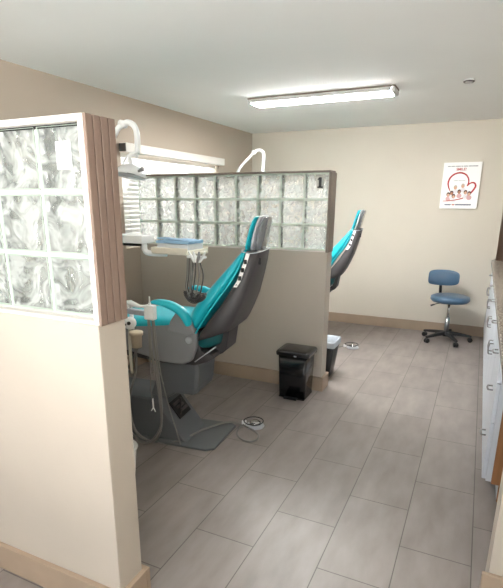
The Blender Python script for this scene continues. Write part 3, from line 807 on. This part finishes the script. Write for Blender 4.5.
# ------------------------------------------------------------------ stool
SX, SY = -.222, 5.845
r = root('stool', (SX, SY, 0), 'slate blue operator stool with oval backrest on five casters by the back wall', 'stool')
MB().lathe([(0, .458), (.12, .458), (.188, .468), (.208, .492), (.203, .525), (.17, .54), (.10, .548), (0, .548)], (SX+.0, SY, -.01), n=40).build('seat', M['blue_vinyl'], r)
MB().lathe([(0, .435), (.06, .435), (.09, .4475), (0, .4475)], (SX, SY, 0), n=24).box((SX-.11, SY-.05, .442), (SX+.10, SY+.05, .4475), .004, 1).build('seat_plate', M['black'], r)
rings = []
bx, bz = SX-.095, .705
for u, hw, hh in ((-.166, .004, .05), (-.155, .018, .078), (-.11, .027, .094), (0, .03, .099), (.11, .027, .09), (.155, .018, .068), (.166, .004, .04)):
    y = SY+.135-.02*(abs(u)/.16)**2*2
    rings.append([(bx+u, y-hw, bz), (bx+u, y-hw*.8, bz-hh*.8), (bx+u, y, bz-hh), (bx+u, y+hw*.8, bz-hh*.8), (bx+u, y+hw, bz), (bx+u, y+hw*.8, bz+hh*.8), (bx+u, y, bz+hh), (bx+u, y-hw*.8, bz+hh*.8)])
MB().loft(rings, 2).build('backrest', M['blue_vinyl'], r)
MB().tube([(bx-.025, SY+.16, .69), (bx-.03, SY+.185, .60), (bx-.02, SY+.18, .48), (bx, SY+.12, .445), (SX-.03, SY+.02, .446)], .017, 8, smooth=4).build('backrest_bar', M['black'], r)
MB().tube([(SX, SY, .07), (SX, SY, .28)], .025, 16).build('column', M['steel'], r)
MB().tube([(SX, SY, .27), (SX, SY, .44)], .014, 14).build('gas_lift', M['chrome'], r)
MB().tube([(SX-.02, SY-.02, .448), (SX-.12, SY-.06, .437), (SX-.155, SY-.07, .425)], .005, 8).tube([(SX-.145, SY-.068, .428), (SX-.19, SY-.083, .412)], [.007, .011], 8).build('lever', M['black'], r)
MB().lathe([(0, .06), (.04, .06), (.045, .09), (.03, .12), (0, .12)], (SX, SY, 0), n=24).build('hub', M['black'], r)
for k in range(5):
    a = math.radians(-62+72*k); d = Vector((math.cos(a), math.sin(a), 0)); p = Vector((-d.y, d.x, 0))
    c0 = Vector((SX, SY, 0)); rg = []
    for t, w_, zt, zb in ((.025, .022, .115, .075), (.12, .018, .105, .072), (.24, .015, .085, .062), (.275, .012, .078, .062)):
        q = c0+d*t
        rg.append([q-p*w_+Vector((0, 0, zb)), q+p*w_+Vector((0, 0, zb)), q+p*w_*.8+Vector((0, 0, zt)), q-p*w_*.8+Vector((0, 0, zt))])
    lg = MB().loft(rg).build('leg', M['rubber'], r, smooth=False)
    q = c0+d*.262
    cs = MB().tube([q+Vector((0, 0, .075)), q+Vector((0, 0, .045))], .007, 8)
    for s in (-1, 1): cs.lathe([(0, -.009), (.024, -.009), (.027, -.004), (.027, .004), (.024, .009), (0, .009)], q+p*s*.013+Vector((0, 0, .0275)), p, 18)
    cs.build('caster', M['black'], lg)

# ------------------------------------------------------------------ poster
PX0, PX1, PZ0, PZ1 = -.470, -.080, 1.461, 1.956
r = root('poster', ((PX0+PX1)/2, YB, PZ0), 'white poster with a red heart around a smiling family on the back wall', 'poster')
PYF = YB-.034
MB().box((PX0, PYF, PZ0), (PX1, YB-.002, PZ1), .002, 1).build('board', M['card'], r)
def uv(x, y):
    v = (y-95)/378; u = (x-103+(y-95)*.062)/310
    return (PX0+u*(PX1-PX0), PZ1-v*(PZ1-PZ0))
hp = [(105, 410), (160, 408), (215, 400), (270, 386), (320, 358), (352, 322), (370, 290), (362, 266), (340, 260), (315, 272), (302, 286), (312, 262), (310, 230), (292, 200), (262, 183), (228, 180), (190, 192), (158, 222), (145, 260), (150, 295), (165, 328)]
P3 = [(uv(*p)[0], PYF-.001, uv(*p)[1]) for p in hp]
rad = [.002, .003, .0035, .004, .005, .006, .006, .0055, .005, .0045, .004, .0045, .005, .0055, .006, .006, .006, .006, .006, .005, .003]
hb = MB().tube(P3, [q*1.45 for q in rad], 8, smooth=5)
for v in hb.bm.verts: v.co.y = PYF-.0008+(v.co.y-(PYF-.001))*.08
hb.build('heart_outline', M['red'], r)
text_mesh('SMILE!', .038, 'heading', M['red'], r, (uv(248, 152)[0], PYF-.0008, uv(248, 152)[1]), bold=.0007)
def wordmarks(y, segs, hh, m, name):
    for x0, x1 in segs:
        b = MB(); x = x0
        while x < x1:
            wdt = random.uniform(4, 7); a = uv(x, y-hh); c_ = uv(min(x+wdt, x1), y+hh)
            b.box((a[0], PYF-.0011, c_[1]), (a[0]+(c_[0]-a[0]), PYF-.0004, a[1])); x += wdt+2.5
        b.build(name, m, r)
wordmarks(127, [(135, 160), (166, 192), (200, 240), (247, 262), (268, 298), (305, 380)], 4, M['print_grey'], 'small_print')
wordmarks(440, [(124, 176), (212, 342)], 6, M['navy'], 'caption')
wordmarks(440, [(184, 205)], 6, M['red'], 'red_caption_word')
wordmarks(243, [(190, 226), (232, 262), (268, 285)], 2, M['print_grey'], 'heart_caption')
def disc(b, x, y, rx, ry, dy):
    c_ = uv(x, y); sc = (PX1-PX0)/310
    t = bmesh.new(); n = 18
    for yy in (PYF-.0004, PYF-dy):
        pass
    A_ = [t.verts.new((c_[0]+math.cos(2*PI*k/n)*rx*sc, PYF-.0003, c_[1]+math.sin(2*PI*k/n)*ry*sc)) for k in range(n)]
    B_ = [t.verts.new((v.co.x, PYF-dy, v.co.z)) for v in A_]
    t.faces.new(B_); 
    for k in range(n): t.faces.new((A_[k], A_[(k+1) % n], B_[(k+1) % n], B_[k]))
    bmesh.ops.recalc_face_normals(t, faces=t.faces); b._merge(t)
fam = [(150, 358, 0), (207, 300, 1), (195, 372, 2), (240, 335, 3), (268, 288, 1), (292, 340, 0), (322, 350, 2), (178, 345, 3)]
for i, (x, y, k) in enumerate(fam):
    for nm, args, mt in (('printed_clothing', (x, y+32, 21, 20, .0008+.0001*i), 'cloth_w' if i % 3 else 'cloth_p'),
                         ('printed_hair', (x, y-3, 15, 19, .0018+.0001*i), 'hair2' if k == 1 else 'hair'),
                         ('printed_face', (x, y+3, 11, 13, .0028+.0001*i), 'skin2' if k == 3 else 'skin')):
        b = MB(); disc(b, *args); b.build(nm, M[mt], r)

# ------------------------------------------------------------------ bay number and sticker on the glass blocks
BX, BY, BZ = -1.150, 3.7505, 1.672
r = root('bay_number', (BX, BY, BZ-.05), 'grey sticker with a bold black number 1 on the last far glass block', 'sign')
MB().box((BX-.03, BY, BZ-.048), (BX+.03, BY+.0012, BZ+.048)).build('sticker', M['label_grey'], r)
g = MB()
g.box((BX-.010, BY-.001, BZ-.030), (BX+.011, BY-.0001, BZ+.036))
g.box((BX-.021, BY-.001, BZ-.040), (BX+.022, BY-.0001, BZ-.029))
g.prism([(BX-.021, BZ+.016), (BX-.021, BZ+.024), (BX-.004, BZ+.039), (BX+.004, BZ+.036), (BX-.004, BZ+.022)], 'y', BY-.0012, BY-.0001)
g.build('numeral', M['black'], r)
tag(MB().box((-1.193, 1.1735, 1.622), (-1.133, 1.1757, 1.702)).build('paper_sticker', M['paper']), 'pale rectangular paper sticker on the top right block of the near glass', 'sticker')

# ------------------------------------------------------------------ base cabinets and counter
tag(MB().box((.146, 1.992, .862), (XR-.002, 6.20, .902), .004, 2).build('countertop', M['granite']), 'long speckled granite countertop along the right side', 'countertop')
def cabinet(y0, y1, drawers, label):
    r = root('base_cabinet', (.5, (y0+y1)/2, 0), label, 'cabinet', 'white base cabinets under the granite')
    MB().box((.186, y0+.001, .10), (XR-.003, y1-.001, .860)).box((.25, y0+.001, .0), (XR-.003, y1-.001, .0995)).build('body', M['cab_edge'], r)
    def handle(par, yc, zc, vert):
        b = MB(); L = .036
        ends = [(yc, zc-L), (yc, zc+L)] if vert else [(yc-L, zc), (yc+L, zc)]
        for (a, c_) in ends: b.tube([(.166, a, c_), (.142, a, c_)], .0045, 8)
        b.tube([(.143, *ends[0]), (.138, (ends[0][0]+ends[1][0])/2, (ends[0][1]+ends[1][1])/2), (.143, *ends[1])], .005, 8, smooth=3)
        b.build('handle', M['steel'], par)
    if drawers:
        zz = [.105, .43, .65, .855]
        for a, b in zip(zz, zz[1:]):
            d = MB().box((.166, y0+.006, a+.003), (.185, y1-.006, b-.003), .003, 2).build('drawer', M['cab'], r)
            handle(d, (y0+y1)/2, (a+b)/2, False)
    else:
        d = MB().box((.166, y0+.006, .70), (.185, y1-.006, .852), .003, 2).build('drawer', M['cab'], r)
        handle(d, (y0+y1)/2, .775, False)
        ym = (y0+y1)/2
        for a, b, hy in ((y0+.006, ym-.002, ym-.04), (ym+.002, y1-.006, ym+.04)):
            d = MB().box((.166, a, .105), (.185, b, .694), .003, 2).build('door', M['cab'], r)
            handle(d, hy, .60, True)
    return r
cabinet(2.6205, 3.12, True, 'nearest white cabinet of drawers under the counter')
cabinet(3.12, 3.92, False, 'second white cabinet from the near end of the counter')
cabinet(3.92, 4.72, False, 'third white cabinet from the near end of the counter')
cabinet(4.72, 5.52, False, 'fourth white cabinet from the near end of the counter')
cabinet(5.52, 6.20, False, 'farthest white cabinet, under the counter end by the stool')
tag(MB().prism([(.212, .10), (.25, .10), (.25, .0005), (.797, .0005), (.797, .861), (.212, .861)], 'y', 2.60, 2.6195).build('end_panel', M['wood']), 'orange brown wooden end panel closing the near end of the cabinets', 'panel')

# ------------------------------------------------------------------ light
ceiling_light(-.75, -.1, 'lit ceiling light over the entrance aisle', 'light_dim')
wd = bpy.data.worlds.new('World'); bpy.context.scene.world = wd; wd.use_nodes = True
nt = wd.node_tree; bg = nt.nodes['Background']
tc = nt.nodes.new('ShaderNodeTexCoord'); sx = nt.nodes.new('ShaderNodeSeparateXYZ'); nt.links.new(tc.outputs['Generated'], sx.inputs[0])
rm = nt.nodes.new('ShaderNodeValToRGB')      # added glow below the horizon to light the ceiling, dimmer overcast sky above
rm.color_ramp.elements[0].position = .48; rm.color_ramp.elements[0].color = (1, .98, .95, 1)
rm.color_ramp.elements[1].position = .52; rm.color_ramp.elements[1].color = (.15, .165, .185, 1)
mr = nt.nodes.new('ShaderNodeMapRange'); mr.inputs['From Min'].default_value = -1; nt.links.new(sx.outputs['Z'], mr.inputs['Value'])
nt.links.new(mr.outputs[0], rm.inputs[0]); nt.links.new(rm.outputs[0], bg.inputs[0]); bg.inputs[1].default_value = 19.0

# ------------------------------------------------------------------ camera
yaw, pit, rol = .4458, .2857, .0032
cy, sy = math.cos(yaw), math.sin(yaw); cp, sp = math.cos(pit), math.sin(pit)
fw = Vector((-sy*cp, cy*cp, -sp)); rt = Vector((cy, sy, 0)); up = rt.cross(fw)
rt2 = rt*math.cos(rol)+up*math.sin(rol); up2 = -rt*math.sin(rol)+up*math.cos(rol)
cam = bpy.data.cameras.new('Camera'); co = bpy.data.objects.new('Camera', cam); col.objects.link(co)
mw = Matrix((rt2, up2, -fw)).transposed().to_4x4(); mw.translation = (0, 0, 1.53); co.matrix_world = mw
cam.sensor_fit = 'HORIZONTAL'; cam.sensor_width = 36; cam.lens = 484.62/503*36
cam.shift_x = (251.5-243.44)/503; cam.shift_y = (343.98-294)/503
cam.clip_start = .02
sc = bpy.context.scene; sc.camera = co
sc.view_settings.view_transform = 'Standard'; sc.view_settings.look = 'None'; sc.view_settings.gamma = 1
sc.view_settings.exposure = 0.14; sc.view_settings.use_curve_mapping = False
